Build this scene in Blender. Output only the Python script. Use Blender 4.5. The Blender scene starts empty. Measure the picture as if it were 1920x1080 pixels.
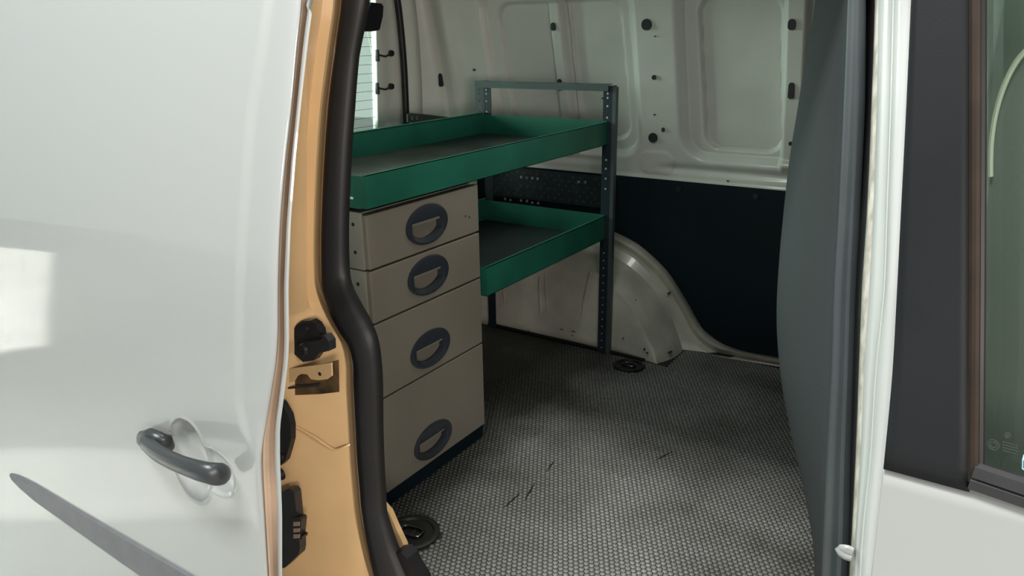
import bpy, bmesh, math, random
import numpy as np
from mathutils import Vector, Matrix
random.seed(7); np.random.seed(7)
S = bpy.context.scene
COL = S.collection

# ------------------------------------------------------------------ camera
R = np.array([[.835214, -.162608, .525332], [.549773, .272076, -.789759], [-.014510, .948435, .316634]])
F = 1421.9; CX, CY = 960., 540.
U_, S_, V_ = np.linalg.svd(R); R = U_ @ V_
CAM = np.array([0., 0., 1.05])
cd = bpy.data.cameras.new('camera'); cam = bpy.data.objects.new('camera', cd); COL.objects.link(cam)
cd.sensor_width = 36; cd.lens = F / 1920 * 36; cd.clip_start = .02
cam.matrix_world = Matrix([[R[i][0], R[i][1], R[i][2], CAM[i]] for i in range(3)] + [[0, 0, 0, 1]])
S.camera = cam

# ------------------------------------------------------------------ world, lights, exposure
W = bpy.data.worlds.new('workshop_daylight'); S.world = W; W.use_nodes = True
bg = W.node_tree.nodes['Background']; bg.inputs[0].default_value = (.90, .97, .93, 1); bg.inputs[1].default_value = .74
def area(name, loc, target, size, power, col=(1, 1, 1), sy=None):
    l = bpy.data.lights.new(name, 'AREA'); l.energy = power; l.color = col; l.size = size
    if sy: l.shape = 'RECTANGLE'; l.size_y = sy
    o = bpy.data.objects.new(name, l); COL.objects.link(o); o.location = loc
    o.rotation_euler = (Vector(target) - Vector(loc)).to_track_quat('-Z', 'Y').to_euler(); return o
area('workshop_ceiling_light', (-.5, -.7, 3.5), (-.5, 1.2, 0), 1.2, 190, (1, .98, .95), .5)
area('workshop_rear_light', (-4.6, 1.4, 1.5), (-.9, 2.2, .95), 1.2, 300, (.88, 1, .93), 1.2)
area('added_jamb_fill', (2.7, .08, 1.5), (-.95, .85, .6), .4, 55, (1, .93, .82), .5)  # unseen warm fill, added and aimed to brighten the rear pillar
area('added_cargo_fill', (-.85, 1.55, 1.245), (-1.0, 1.65, 0), .35, 2.4, (.95, 1, .95), .12)  # unseen fill added under the roof to lift the cargo interior
def sunpatch(name, x, y, rot, w, l, power):     # daylight falling through the workshop's openings onto its floor
    o = area(name, (x, y, 3.6), (x, y, 0), w, power, (1, 1, .93), l)
    o.data.spread = math.radians(2); o.rotation_euler = (0, 0, rot); return o
area('added_front_door_fill', (1.7, -1.2, .9), (.1, .75, .35), .8, 46, (1, .86, .80), .5)  # unseen fill added to brighten the front door
sunpatch('floor_daylight_strip', -2.75, -.12, math.radians(149), 2.2, .38, 90)
sunpatch('floor_daylight_doorway', -6.75, -1.25, math.radians(208), 4.4, 1.2, 130)
S.view_settings.view_transform = 'Standard'; S.view_settings.look = 'None'
S.view_settings.gamma = 1; S.view_settings.use_curve_mapping = False
S.view_settings.exposure = 0

# ------------------------------------------------------------------ helpers
def ray(px, py): return R @ np.array([px - CX, -(py - CY), -F])
def onX(px, py, x): r = ray(px, py); return CAM + r * (x / r[0])
def onY(px, py, y): r = ray(px, py); return CAM + r * (y / r[1])
def onZ(px, py, z): r = ray(px, py); return CAM + r * ((z - CAM[2]) / r[2])
def onS(px, py, Y):                     # where a sight line meets a body side y = Y(z)
    y = Y(.6)
    for _ in range(30): y = Y(onY(px, py, y)[2])
    return onY(px, py, y)
def lerpf(pts):
    a = sorted(pts); xs = [p[0] for p in a]; ys = [p[1] for p in a]
    return lambda v: float(np.interp(v, xs, ys))
def smooth(pts):
    """smooth interpolation through points"""
    a = sorted(pts); xs = np.array([p[0] for p in a]); ys = np.array([p[1] for p in a])
    g = np.gradient(ys, xs)
    def f(v):
        if v <= xs[0]: return float(ys[0] + g[0] * (v - xs[0]))
        if v >= xs[-1]: return float(ys[-1] + g[-1] * (v - xs[-1]))
        i = int(np.searchsorted(xs, v)) - 1; i = max(0, min(i, len(xs) - 2))
        h = xs[i + 1] - xs[i]; t = (v - xs[i]) / h
        return float((2*t**3-3*t**2+1)*ys[i] + (t**3-2*t**2+t)*h*g[i] + (-2*t**3+3*t**2)*ys[i+1] + (t**3-t**2)*h*g[i+1])
    return f
def sstep(a, b, v):
    t = np.clip((v - a) / (b - a), 0, 1); return t * t * (3 - 2 * t)

def lin(r, g, b):
    f = lambda c: (c / 255 / 12.92) if c / 255 <= .04045 else ((c / 255 + .055) / 1.055) ** 2.4
    return (f(r), f(g), f(b), 1)
def mat(name, col, rough=.5, metal=0, coat=0, noise=0, nscale=8, col2=None, bump=0, bscale=300, spec=.5, stretch=None):
    m = bpy.data.materials.new(name); m.use_nodes = True; nt = m.node_tree; b = nt.nodes['Principled BSDF']
    b.inputs['Base Color'].default_value = col; b.inputs['Roughness'].default_value = rough
    b.inputs['Metallic'].default_value = metal; b.inputs['Coat Weight'].default_value = coat
    b.inputs['Coat Roughness'].default_value = .04; b.inputs['Specular IOR Level'].default_value = spec
    tc = nt.nodes.new('ShaderNodeTexCoord'); vec = tc.outputs['Object']
    if stretch:
        mp = nt.nodes.new('ShaderNodeMapping'); mp.inputs['Scale'].default_value = stretch
        nt.links.new(vec, mp.inputs['Vector']); vec = mp.outputs['Vector']
    if noise or col2:
        n = nt.nodes.new('ShaderNodeTexNoise'); n.inputs['Scale'].default_value = nscale; n.inputs['Detail'].default_value = 6
        nt.links.new(vec, n.inputs['Vector'])
        r = nt.nodes.new('ShaderNodeValToRGB'); r.color_ramp.elements[0].position = .38; r.color_ramp.elements[1].position = .66
        c2 = col2 or tuple(c * (1 - noise) for c in col[:3]) + (1,)
        r.color_ramp.elements[0].color = c2; r.color_ramp.elements[1].color = col
        nt.links.new(n.outputs['Fac'], r.inputs['Fac']); nt.links.new(r.outputs['Color'], b.inputs['Base Color'])
    if bump:
        n = nt.nodes.new('ShaderNodeTexNoise'); n.inputs['Scale'].default_value = bscale; n.inputs['Detail'].default_value = 3
        nt.links.new(vec, n.inputs['Vector'])
        bp = nt.nodes.new('ShaderNodeBump'); bp.inputs['Strength'].default_value = bump; bp.inputs['Distance'].default_value = .002
        nt.links.new(n.outputs['Fac'], bp.inputs['Height']); nt.links.new(bp.outputs['Normal'], b.inputs['Normal'])
    return m
def glassmat(name, tint, refl=.12):
    m = bpy.data.materials.new(name); m.use_nodes = True; nt = m.node_tree; nt.nodes.clear()
    o = nt.nodes.new('ShaderNodeOutputMaterial'); t = nt.nodes.new('ShaderNodeBsdfTransparent'); t.inputs[0].default_value = tint
    g = nt.nodes.new('ShaderNodeBsdfGlossy'); g.inputs['Roughness'].default_value = .02
    fr = nt.nodes.new('ShaderNodeFresnel'); fr.inputs[0].default_value = 2.1
    mx = nt.nodes.new('ShaderNodeMixShader')
    ge = nt.nodes.new('ShaderNodeNewGeometry'); iv = nt.nodes.new('ShaderNodeMath'); iv.operation = 'SUBTRACT'; iv.inputs[0].default_value = 1
    mu = nt.nodes.new('ShaderNodeMath'); mu.operation = 'MULTIPLY'
    nt.links.new(ge.outputs['Backfacing'], iv.inputs[1]); nt.links.new(iv.outputs[0], mu.inputs[0]); nt.links.new(fr.outputs[0], mu.inputs[1])
    nt.links.new(mu.outputs[0], mx.inputs[0]); nt.links.new(t.outputs[0], mx.inputs[1]); nt.links.new(g.outputs[0], mx.inputs[2])
    nt.links.new(mx.outputs[0], o.inputs[0]); return m

M = dict(
 paint=mat('white_body_paint', (.262, .278, .274, 1), .38, coat=.9),
 paint_in=mat('white_inner_paint', (.62, .62, .57, 1), .36, coat=.25, noise=.10, nscale=5),
 arch=mat('scuffed_arch_paint', (.58, .56, .48, 1), .30, coat=.3, noise=.25, nscale=9),
 pillar_white=mat('pillar_white_paint', (.50, .515, .51, 1), .4, coat=.3),
 tan=mat('ochre_jamb', (.64, .43, .22, 1), .3, coat=.5, noise=.10, nscale=6),  # ochre base colour, slightly uneven
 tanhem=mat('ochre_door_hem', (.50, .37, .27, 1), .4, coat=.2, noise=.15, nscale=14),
 film=mat('black_pillar_film', (.010, .0115, .013, 1), .5, spec=.16, noise=.2, nscale=6, bump=.06, bscale=500),
 rubber=mat('black_rubber', (.009, .009, .010, 1), .45, spec=.3, noise=.3, nscale=10),
 rubber_grey=mat('dark_grey_seal_rubber', (.050, .060, .066, 1), .5, noise=.15, nscale=10),
 rubber_brown=mat('brown_dusty_window_seal', (.020, .012, .007, 1), .65, spec=.25, noise=.35, nscale=20),
 plastic=mat('black_plastic', (.018, .018, .020, 1), .35, noise=.2, nscale=30),
 handle=mat('black_door_handle_plastic', (.020, .024, .027, 1), .33, bump=.12, bscale=900),
 strip=mat('grey_rub_strip_plastic', (.115, .12, .13, 1), .55, spec=.3, noise=.1, nscale=30),
 green=mat('green_painted_steel', (.014, .120, .080, 1), .42, spec=.35, noise=.25, nscale=7),
 deck=mat('dusty_tray_mat', (.085, .10, .085, 1), .55, col2=(.018, .028, .026, 1), nscale=5),
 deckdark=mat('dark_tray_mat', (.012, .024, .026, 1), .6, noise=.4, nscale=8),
 post=mat('dark_blue_grey_post', (.014, .023, .030, 1), .38, noise=.2, nscale=12),
 postlt=mat('grey_shelf_bar', (.055, .072, .076, 1), .4, noise=.2, nscale=12),
 drawer=mat('taupe_drawer_paint', (.185, .172, .138, 1), .40, noise=.12, nscale=4),
 drawer_side=mat('grey_cabinet_side', (.22, .22, .19, 1), .42, noise=.15, nscale=9),
 drawer_pull=mat('dark_blue_grey_pull', (.024, .030, .038, 1), .28),
 lining=mat('blue_black_lining', (.0025, .011, .017, 1), .6, spec=.2, noise=.3, nscale=3),
 perf=mat('dark_perforated_sheet', (.018, .032, .040, 1), .5, noise=.5, nscale=40),
 floor=mat('dark_floor_board', (.020, .022, .022, 1), .55, noise=.3, nscale=3),
 bulk=mat('grey_partition_lining', (.034, .039, .042, 1), .75, spec=.15, noise=.12, nscale=5, bump=.15, bscale=700),
 steel=mat('bright_steel', (.6, .6, .6, 1), .2, metal=1),
 hole=mat('dark_hole', (.006, .008, .010, 1), .6),
 spot=mat('pale_hole', (.32, .38, .36, 1), .5),
 chip=mat('chipped_paint', (.03, .025, .02, 1), .7),
 white_mark=mat('white_scratch', (.75, .78, .74, 1), .5),
 pad=mat('dark_rubber_pad', (.013, .013, .011, 1), .5, noise=.3, nscale=30),
 whiteedge=mat('dirty_white_pillar_edge', (.52, .50, .45, 1), .5, col2=(.30, .28, .24, 1), nscale=90, stretch=(1, 1, .5)),
 concrete=mat('workshop_floor', (.42, .42, .40, 1), .5, noise=.2, nscale=1.2),
 seat=mat('dark_seat_cloth', (.11, .118, .108, 1), .8, bump=.2, bscale=600),
 piping=mat('beige_seat_piping', (.42, .42, .36, 1), .6),
 cabtrim=mat('grey_cab_trim', (.40, .48, .43, 1), .6, noise=.15, nscale=3),
 glassmark=mat('printed_glass_mark', (.022, .032, .028, 1), .7),
 sticker=mat('pale_blue_sticker', (.30, .50, .58, 1), .5),
 stickerdark=mat('dark_blue_sticker', (.02, .07, .11, 1), .5),
 glass=glassmat('tinted_window_glass', (.86, .92, .885, 1)),
 rearglass=glassmat('rear_window_glass', (.86, .95, .91, 1)),
)
# worn studs: clean pale patches, grimy dark ones
def studmat():
    m = bpy.data.materials.new('worn_stud_resin'); m.use_nodes = True; nt = m.node_tree; b = nt.nodes['Principled BSDF']
    tc = nt.nodes.new('ShaderNodeTexCoord')
    a = nt.nodes.new('ShaderNodeTexNoise'); a.inputs['Scale'].default_value = 3.2; a.inputs['Detail'].default_value = 5
    c = nt.nodes.new('ShaderNodeTexNoise'); c.inputs['Scale'].default_value = 110; c.inputs['Detail'].default_value = 2
    nt.links.new(tc.outputs['Object'], a.inputs['Vector']); nt.links.new(tc.outputs['Object'], c.inputs['Vector'])
    r = nt.nodes.new('ShaderNodeValToRGB'); r.color_ramp.elements[0].position = .30; r.color_ramp.elements[1].position = .62
    r.color_ramp.elements[0].color = (.085, .085, .075, 1); r.color_ramp.elements[1].color = (.21, .215, .205, 1)
    mx = nt.nodes.new('ShaderNodeMix'); mx.data_type = 'RGBA'; mx.blend_type = 'MULTIPLY'; mx.inputs[0].default_value = .6
    r2 = nt.nodes.new('ShaderNodeValToRGB'); r2.color_ramp.elements[0].color = (.45, .45, .45, 1); r2.color_ramp.elements[1].color = (1.25, 1.25, 1.25, 1)
    r2.color_ramp.elements[0].position = .3; r2.color_ramp.elements[1].position = .7
    nt.links.new(a.outputs['Fac'], r.inputs['Fac']); nt.links.new(c.outputs['Fac'], r2.inputs['Fac'])
    nt.links.new(r.outputs['Color'], mx.inputs[6]); nt.links.new(r2.outputs['Color'], mx.inputs[7])
    # studs darken towards the cabinet side, broken up by noise
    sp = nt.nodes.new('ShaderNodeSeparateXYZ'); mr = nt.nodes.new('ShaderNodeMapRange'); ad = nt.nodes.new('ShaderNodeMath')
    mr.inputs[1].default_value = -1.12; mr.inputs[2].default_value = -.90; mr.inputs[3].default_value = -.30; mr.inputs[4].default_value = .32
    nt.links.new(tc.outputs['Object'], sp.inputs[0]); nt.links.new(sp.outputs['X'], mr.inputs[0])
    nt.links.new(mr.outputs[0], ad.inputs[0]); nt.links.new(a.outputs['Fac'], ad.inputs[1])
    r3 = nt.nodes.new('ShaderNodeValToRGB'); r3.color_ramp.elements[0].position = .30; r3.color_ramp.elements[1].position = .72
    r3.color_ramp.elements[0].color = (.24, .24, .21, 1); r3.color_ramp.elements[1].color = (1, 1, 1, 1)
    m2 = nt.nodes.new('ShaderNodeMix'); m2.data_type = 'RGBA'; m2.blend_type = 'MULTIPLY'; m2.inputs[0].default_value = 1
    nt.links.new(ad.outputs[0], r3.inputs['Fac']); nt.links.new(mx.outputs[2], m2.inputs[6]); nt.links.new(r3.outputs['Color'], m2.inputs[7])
    nt.links.new(m2.outputs[2], b.inputs['Base Color']); b.inputs['Roughness'].default_value = .5
    return m
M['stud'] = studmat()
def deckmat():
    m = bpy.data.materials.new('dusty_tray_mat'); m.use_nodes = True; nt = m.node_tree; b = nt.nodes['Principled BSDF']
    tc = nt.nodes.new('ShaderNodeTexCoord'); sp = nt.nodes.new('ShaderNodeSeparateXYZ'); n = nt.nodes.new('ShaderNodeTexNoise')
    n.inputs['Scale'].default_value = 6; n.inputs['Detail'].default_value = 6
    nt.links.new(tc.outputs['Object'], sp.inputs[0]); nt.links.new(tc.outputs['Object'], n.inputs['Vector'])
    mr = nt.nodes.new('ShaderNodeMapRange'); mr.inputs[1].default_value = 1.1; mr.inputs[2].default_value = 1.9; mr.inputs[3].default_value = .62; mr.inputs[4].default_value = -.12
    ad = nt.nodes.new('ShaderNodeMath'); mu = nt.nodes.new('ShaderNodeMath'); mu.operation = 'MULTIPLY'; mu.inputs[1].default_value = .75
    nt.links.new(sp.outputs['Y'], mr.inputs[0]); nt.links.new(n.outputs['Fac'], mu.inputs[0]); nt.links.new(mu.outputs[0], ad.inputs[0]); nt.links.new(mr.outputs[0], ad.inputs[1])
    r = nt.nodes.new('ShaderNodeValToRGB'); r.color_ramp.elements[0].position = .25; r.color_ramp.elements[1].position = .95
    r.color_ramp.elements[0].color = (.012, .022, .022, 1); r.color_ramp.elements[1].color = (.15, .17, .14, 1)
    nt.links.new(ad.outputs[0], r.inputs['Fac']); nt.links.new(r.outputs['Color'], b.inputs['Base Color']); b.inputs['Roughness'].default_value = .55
    return m
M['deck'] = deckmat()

def tag(o, label=None, cat=None, group=None, kind=None):
    if label: o['label'] = label
    if cat: o['category'] = cat
    if group: o['group'] = group
    if kind: o['kind'] = kind
    return o
def empty(name, loc, label=None, cat=None, group=None):
    o = bpy.data.objects.new(name, None); COL.objects.link(o); o.location = loc; o.empty_display_size = .05
    return tag(o, label, cat, group)
def link(name, me, m, parent=None):
    me.materials.append(M[m] if isinstance(m, str) else m)
    o = bpy.data.objects.new(name, me); COL.objects.link(o)
    if parent:
        o.parent = parent
        p = parent; off = Vector((0, 0, 0))
        while p: off += p.location; p = p.parent
        o.location = -off                      # meshes are written in van coordinates
    return o
def mesh(name, V, Fc, m, parent=None, sm=True):
    me = bpy.data.meshes.new(name); me.from_pydata([tuple(map(float, v)) for v in V], [], [tuple(f) for f in Fc]); me.update()
    if sm: me.polygons.foreach_set('use_smooth', [True] * len(me.polygons))
    return link(name, me, m, parent)
def auto(o, ang=35):
    me = o.data
    try: me.set_sharp_from_angle(angle=math.radians(ang))
    except Exception: pass
    return o
class MB:
    def __init__(s): s.b = bmesh.new()
    def box(s, x0, x1, y0, y1, z0, z1, bev=.0, seg=2):
        r = bmesh.ops.create_cube(s.b, size=1)
        for v in r['verts']: v.co = Vector(((x0+x1)/2 + v.co.x*abs(x1-x0), (y0+y1)/2 + v.co.y*abs(y1-y0), (z0+z1)/2 + v.co.z*abs(z1-z0)))
        if bev:
            es = list({e for v in r['verts'] for e in v.link_edges})
            bmesh.ops.bevel(s.b, geom=es, offset=bev, segments=seg, affect='EDGES', profile=.5)
        return s
    def prism(s, pts, d):
        """closed outline (3-D points) swept by vector d"""
        d = Vector(d); a = [s.b.verts.new(tuple(p)) for p in pts]; c = [s.b.verts.new(tuple(Vector(p) + d)) for p in pts]
        n = len(a); s.b.faces.new(a); s.b.faces.new(c[::-1])
        for i in range(n): s.b.faces.new((a[i], c[i], c[(i+1) % n], a[(i+1) % n]))
        return s
    def cyl(s, c, ax, r, h, n=16, r2=None):
        c = Vector(c); ax = Vector(ax).normalized(); q = ax.to_track_quat('Z', 'Y')
        r2 = r if r2 is None else r2
        A = []; B = []
        for i in range(n):
            t = 2*math.pi*i/n
            A.append(s.b.verts.new(c + q @ Vector((r*math.cos(t), r*math.sin(t), 0))))
            B.append(s.b.verts.new(c + q @ Vector((r2*math.cos(t), r2*math.sin(t), h))))
        s.b.faces.new(A[::-1]); s.b.faces.new(B)
        for i in range(n): s.b.faces.new((A[i], A[(i+1) % n], B[(i+1) % n], B[i]))
        return s
    def tube(s, pts, rad, n=12, ell=None, up=(0, 0, 1), prof=None, cap=True):
        """tube along points; rad float or list; ell = (a,b) scale of the section; prof = list of 2-D section points"""
        P = [Vector(tuple(map(float, p))) for p in pts]; k = len(P); rings = []
        for i in range(k):
            t = (P[min(i+1, k-1)] - P[max(i-1, 0)]).normalized(); u = Vector(up)
            a = t.cross(u).normalized(); b = a.cross(t).normalized()
            r = rad[i] if isinstance(rad, (list, tuple)) else rad
            e = ell or (1, 1)
            sec = prof or [(math.cos(2*math.pi*j/n), math.sin(2*math.pi*j/n)) for j in range(n)]
            rings.append([s.b.verts.new(P[i] + a*(c*r*e[0]) + b*(d*r*e[1])) for c, d in sec])
        for i in range(k-1):
            m_ = len(rings[i])
            for j in range(m_): s.b.faces.new((rings[i][j], rings[i+1][j], rings[i+1][(j+1) % m_], rings[i][(j+1) % m_]))
        if cap: s.b.faces.new(rings[0][::-1]); s.b.faces.new(rings[-1])
        return s
    def build(s, name, m, parent=None, sm=True, ang=35):
        bmesh.ops.recalc_face_normals(s.b, faces=s.b.faces[:])
        me = bpy.data.meshes.new(name); s.b.to_mesh(me); s.b.free()
        if sm: me.polygons.foreach_set('use_smooth', [True]*len(me.polygons))
        o = link(name, me, m, parent)
        if sm: auto(o, ang)
        return o
def grid(name, P, m, parent=None, thick=0, flip=False, sm=True, ang=50):
    """P: rows x cols array of 3-D points"""
    P = np.asarray(P, float); a, b = P.shape[:2]
    V = P.reshape(-1, 3); I = np.arange(a*b).reshape(a, b)
    q = np.stack([I[:-1, :-1], I[:-1, 1:], I[1:, 1:], I[1:, :-1]], -1).reshape(-1, 4)
    if flip: q = q[:, ::-1]
    me = bpy.data.meshes.new(name)
    me.vertices.add(len(V)); me.vertices.foreach_set('co', V.ravel())
    me.loops.add(q.size); me.loops.foreach_set('vertex_index', q.ravel().astype(np.int32))
    me.polygons.add(len(q)); me.polygons.foreach_set('loop_start', np.arange(0, q.size, 4, dtype=np.int32))
    me.update(calc_edges=True); me.validate()
    if sm: me.polygons.foreach_set('use_smooth', [True]*len(me.polygons))
    o = link(name, me, m, parent)
    if thick:
        md = o.modifiers.new('thickness', 'SOLIDIFY'); md.thickness = thick; md.offset = -1
    return auto(o, ang)
def struct(o): o['kind'] = 'structure'; return o

# ================================================================== THE SETTING
struct(MB().box(-14, 9, -7, 12, -.66, -.57).build('ground', 'concrete', sm=False))
# cargo floor and its studs
fl = struct(MB().box(-1.93, .02, .90, 2.44, -.05, -.0012).build('floor', 'floor', sm=False))
p = .01237; dy = p*.8660254
nx = int(1.62/p); ny = int(1.46/dy)
ii, jj = np.meshgrid(np.arange(nx), np.arange(ny)); cx = -1.60 + ii*p + (jj % 2)*p/2; cy = .925 + jj*dy
cx = cx.ravel(); cy = cy.ravel()
rr = lambda x0, y0, r: ((cx-x0)**2 + (cy-y0)**2) > r*r
ok = rr(-.985, 1.063, .064) & rr(-.958, 2.135, .052) & (cx < .005) & ~((cy > 2.19) & (cx < -.85)) & (cx > -1.58)
cx = cx[ok]; cy = cy[ok]; n = len(cx)
ang = np.radians(np.arange(6)*60+30)
ro = p*.5*.98; rt = p*.5*.86
h = .0006
V = np.zeros((n, 12, 3))
for k in range(6):
    V[:, k] = np.stack([cx+ro*np.cos(ang[k]), cy+ro*np.sin(ang[k]), np.full(n, -.0012)], 1)
    V[:, k+6] = np.stack([cx+rt*np.cos(ang[k]), cy+rt*np.sin(ang[k]), np.full(n, h-.0012+.0008)], 1)
base = np.arange(n)[:, None]*12
side = np.concatenate([base + np.array([[k, (k+1) % 6, (k+1) % 6+6, k+6]]) for k in range(6)], 0)
top = base + np.arange(6, 12)[None]
me = bpy.data.meshes.new('floor_stud')
me.vertices.add(n*12); me.vertices.foreach_set('co', V.ravel())
li = np.concatenate([side.ravel(), top.ravel()]).astype(np.int32)
me.loops.add(len(li)); me.loops.foreach_set('vertex_index', li)
st = np.concatenate([np.arange(0, side.size, 4), side.size + np.arange(0, top.size, 6)]).astype(np.int32)
me.polygons.add(len(st)); me.polygons.foreach_set('loop_start', st); me.update(calc_edges=True)
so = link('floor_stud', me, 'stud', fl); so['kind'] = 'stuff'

# roof, near side, rear wall, all out of direct view or glimpsed
struct(MB().box(-2.0, 1.6, .86, 2.46, 1.26, 1.31).build('ceiling', 'paint_in', sm=False))

# ---- far side wall: pressed sheet above the lining
def ywall(z): return np.interp(z, [.50, .60, .75, 1.26], [2.425, 2.412, 2.385, 2.285])
def wpt(px, py):
    return onS(px, py, lambda z: float(ywall(z)))
def rrect(x, z, x0, x1, z0, z1, r, sh=0.0):
    """signed distance to rounded rectangle (negative inside); sh leans the sides"""
    xs = x - sh*(z - (z0+z1)/2); cx_ = (x0+x1)/2; cz_ = (z0+z1)/2
    qx = np.abs(xs-cx_) - (x1-x0)/2 + r; qz = np.abs(z-cz_) - (z1-z0)/2 + r
    return np.hypot(np.maximum(qx, 0), np.maximum(qz, 0)) + np.minimum(np.maximum(qx, qz), 0) - r
xs = np.arange(-2.02, -.18, .0042); zs = np.arange(.555, 1.262, .0042)
X, Z = np.meshgrid(xs, zs)
D = np.zeros_like(X)
a1 = wpt(903, 60); a2 = wpt(1205, 300); b1 = wpt(1262, 40); b2 = wpt(1475, 320)
i1 = wpt(930, 30); i2 = wpt(1173, 262); j1 = wpt(1311, 15); j2 = wpt(1458, 288)
XA0, XA1, ZA0 = a1[0]-.005, a2[0], a2[2]
XB0, ZB0 = b1[0], b2[2]
IA0, IA1, IZA = i1[0], i2[0], i2[2]
IB0, IB1, IZB = j1[0], j2[0]-.005, j2[2]
dA = rrect(X, Z, XA0, XA1, ZA0, 1.22, .09, -.03); dB = rrect(X, Z, XB0, -.16, ZB0, 1.22, .10, -.03)
D += .020*(1-sstep(-.030, 0, dA)) + .020*(1-sstep(-.034, 0, dB))
eA = rrect(X, Z, IA0, IA1, IZA, 1.155, .055, -.05); eB = rrect(X, Z, IB0, IB1, IZB, 1.15, .05, -.05)
eC = rrect(X, Z, -.50, -.22, IZB, 1.15, .05, -.05)
D += .016*(1-sstep(-.006, .001, eA)) + .016*(1-sstep(-.005, .001, eB)) + .016*(1-sstep(-.006, .001, eC))
D += .006*(1-sstep(-.030, -.022, dA)) + .006*(1-sstep(-.036, -.026, dB))
# slanted rib of the left pressing
t0 = wpt(1036, 25); t1 = wpt(1058, 222)
rx = t0[0] + (t1[0]-t0[0])*(Z-t0[2])/(t1[2]-t0[2])
w = np.abs(X-rx)
inA = (1-sstep(-.02, .01, dA))
D -= .032*(1-sstep(.016, .034, w))*inA
D -= .014*np.exp(-((X-rx-.048)/.007)**2)*inA
D += .005*np.exp(-(eA/.004)**2) + .006*np.exp(-(eB/.004)**2)
# raised slotted strip of the right pressing
s0 = wpt(1497, 45); s1 = wpt(1488, 270)
sx = s0[0] + (s1[0]-s0[0])*(Z-s0[2])/(s1[2]-s0[2])
D -= .030*(1-sstep(.022, .040, np.abs(X-sx+.006)))*(1-sstep(-.02, .01, dB))
# corner pillar: soft vertical flutes, bead under the pressings, lip above the lining
D -= .014*np.exp(-((X+1.80+.05*(Z-.8))/.040)**2)
D += .010*np.exp(-((X+1.90)/.030)**2)
D += .012*np.exp(-((Z-.618)/.014)**2)*sstep(-1.03, -.93, X)
D += .008*np.exp(-((Z-.625)/.014)**2)*(1-sstep(-1.22, -1.12, X))
dP = rrect(X, Z, wpt(1200, 300)[0], wpt(1262, 300)[0], .597, wpt(1225, 284)[2], .03)
D -= .004*(1-sstep(-.004, .006, dP))
D -= .006*(1-sstep(.578, .590, Z))
# rear corner bends towards the middle of the van
bend = np.clip((-1.86-X)/.16, 0, 1); Yb = ywall(Z) - .20*bend**1.6
P = np.stack([X - .0*bend, Yb + D, Z], -1)
wl = struct(grid('wall_left', P, 'paint_in', thick=.004, ang=60))
def wy(x, z):
    i = int(np.clip(round((z-zs[0])/.0042), 0, len(zs)-1)); j = int(np.clip(round((x-xs[0])/.0042), 0, len(xs)-1)); return P[i, j, 1]
def slot(px, py, w, h, name='plug', m='hole', lean=0):
    c = onS(px, py, lambda z: float(ywall(z)) + .01); x, z = c[0], c[2]; y = wy(x, z)
    for _ in range(6): c = onY(px, py, y); x, z = c[0], c[2]; y = wy(x, z)
    pts = []; r = min(w, h)/2; n = 18
    for k in range(n):
        t = 2*math.pi*k/n; cxx = r*math.cos(t); czz = r*math.sin(t)
        cxx += math.copysign(max(w/2-r, 0), math.cos(t)); czz += math.copysign(max(h/2-r, 0), math.sin(t))
        pts.append((x+cxx, y-.006, z+czz))
    return MB().prism(pts, (0, .016, 0)).build(name, m, wl)
for px, py, w, h in [(1213, 46, .033, .034), (1225, 258, .031, .032), (1227, 145, .014, .015), (827, 150, .017, .050), (1038, 50, .017, .026),
                     (1050, 159, .017, .040), (1485, 46, .021, .030), (1484, 170, .017, .047), (1483, 269, .012, .012), (890, 131, .008, .008), (775, 62, .008, .008), (771, 94, .009, .011), (775, 213, .009, .010)]:
    slot(px, py, w, h)
for px, py, w, h in [(1244, 243, .010, .014), (1228, 215, .006, .004), (1132, 184, .010, .006), (1229, 68, .005, .004), (1365, 339, .006, .004)]:
    slot(px, py, w, h, 'chip', 'chip')
# lower outer skin of that side behind the lining and arch
MB().box(-2.02, .2, 2.428, 2.44, -.05, .575).build('wall_left', 'paint_in', sm=False)['kind'] = 'structure'

# ---- wheel arch
def apts(pts, y): return [onY(px, py, y) for px, py in pts]
outer = apts([(1147, 432), (1178, 447), (1206, 465), (1251, 508), (1288, 565), (1316, 614), (1349, 641), (1390, 657), (1457, 670), (1510, 680)], 2.405)
g1 = apts([(1145, 445), (1172, 459), (1201, 478), (1245, 519), (1279, 573), (1307, 623), (1341, 650), (1385, 662), (1457, 677), (1510, 688)], 2.380)
g2 = apts([(1145, 451), (1168, 465), (1198, 484), (1241, 527), (1273, 576), (1302, 628), (1337, 657), (1380, 668), (1457, 682), (1510, 693)], 2.400)
g3 = apts([(1145, 458), (1167, 471), (1194, 489), (1235, 532), (1267, 585), (1293, 633), (1329, 662), (1375, 671), (1457, 684), (1510, 695)], 2.380)
flg = apts([(1141, 475), (1160, 486), (1186, 504), (1227, 544), (1255, 587), (1272, 630), (1280, 655), (1282, 664), (1284, 668), (1285, 669)], 2.36)
mid = apts([(1140, 500), (1160, 514), (1188, 540), (1222, 584), (1245, 627), (1263, 652), (1268, 672), (1268, 674), (1268, 674), (1268, 674)], 2.275)
innr = apts([(1135, 526), (1150, 540), (1175, 567), (1199, 602), (1216, 638), (1230, 662), (1234, 680), (1234, 681), (1234, 681), (1234, 681)], 2.212)
rows = [outer, g1, g2, g3, flg, mid, innr]
ax = -1.31                                    # arch centre; the hidden rear half mirrors the front half
peak = [.41, .395, .385, .38, .355, .32, .285]
full = []
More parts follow.
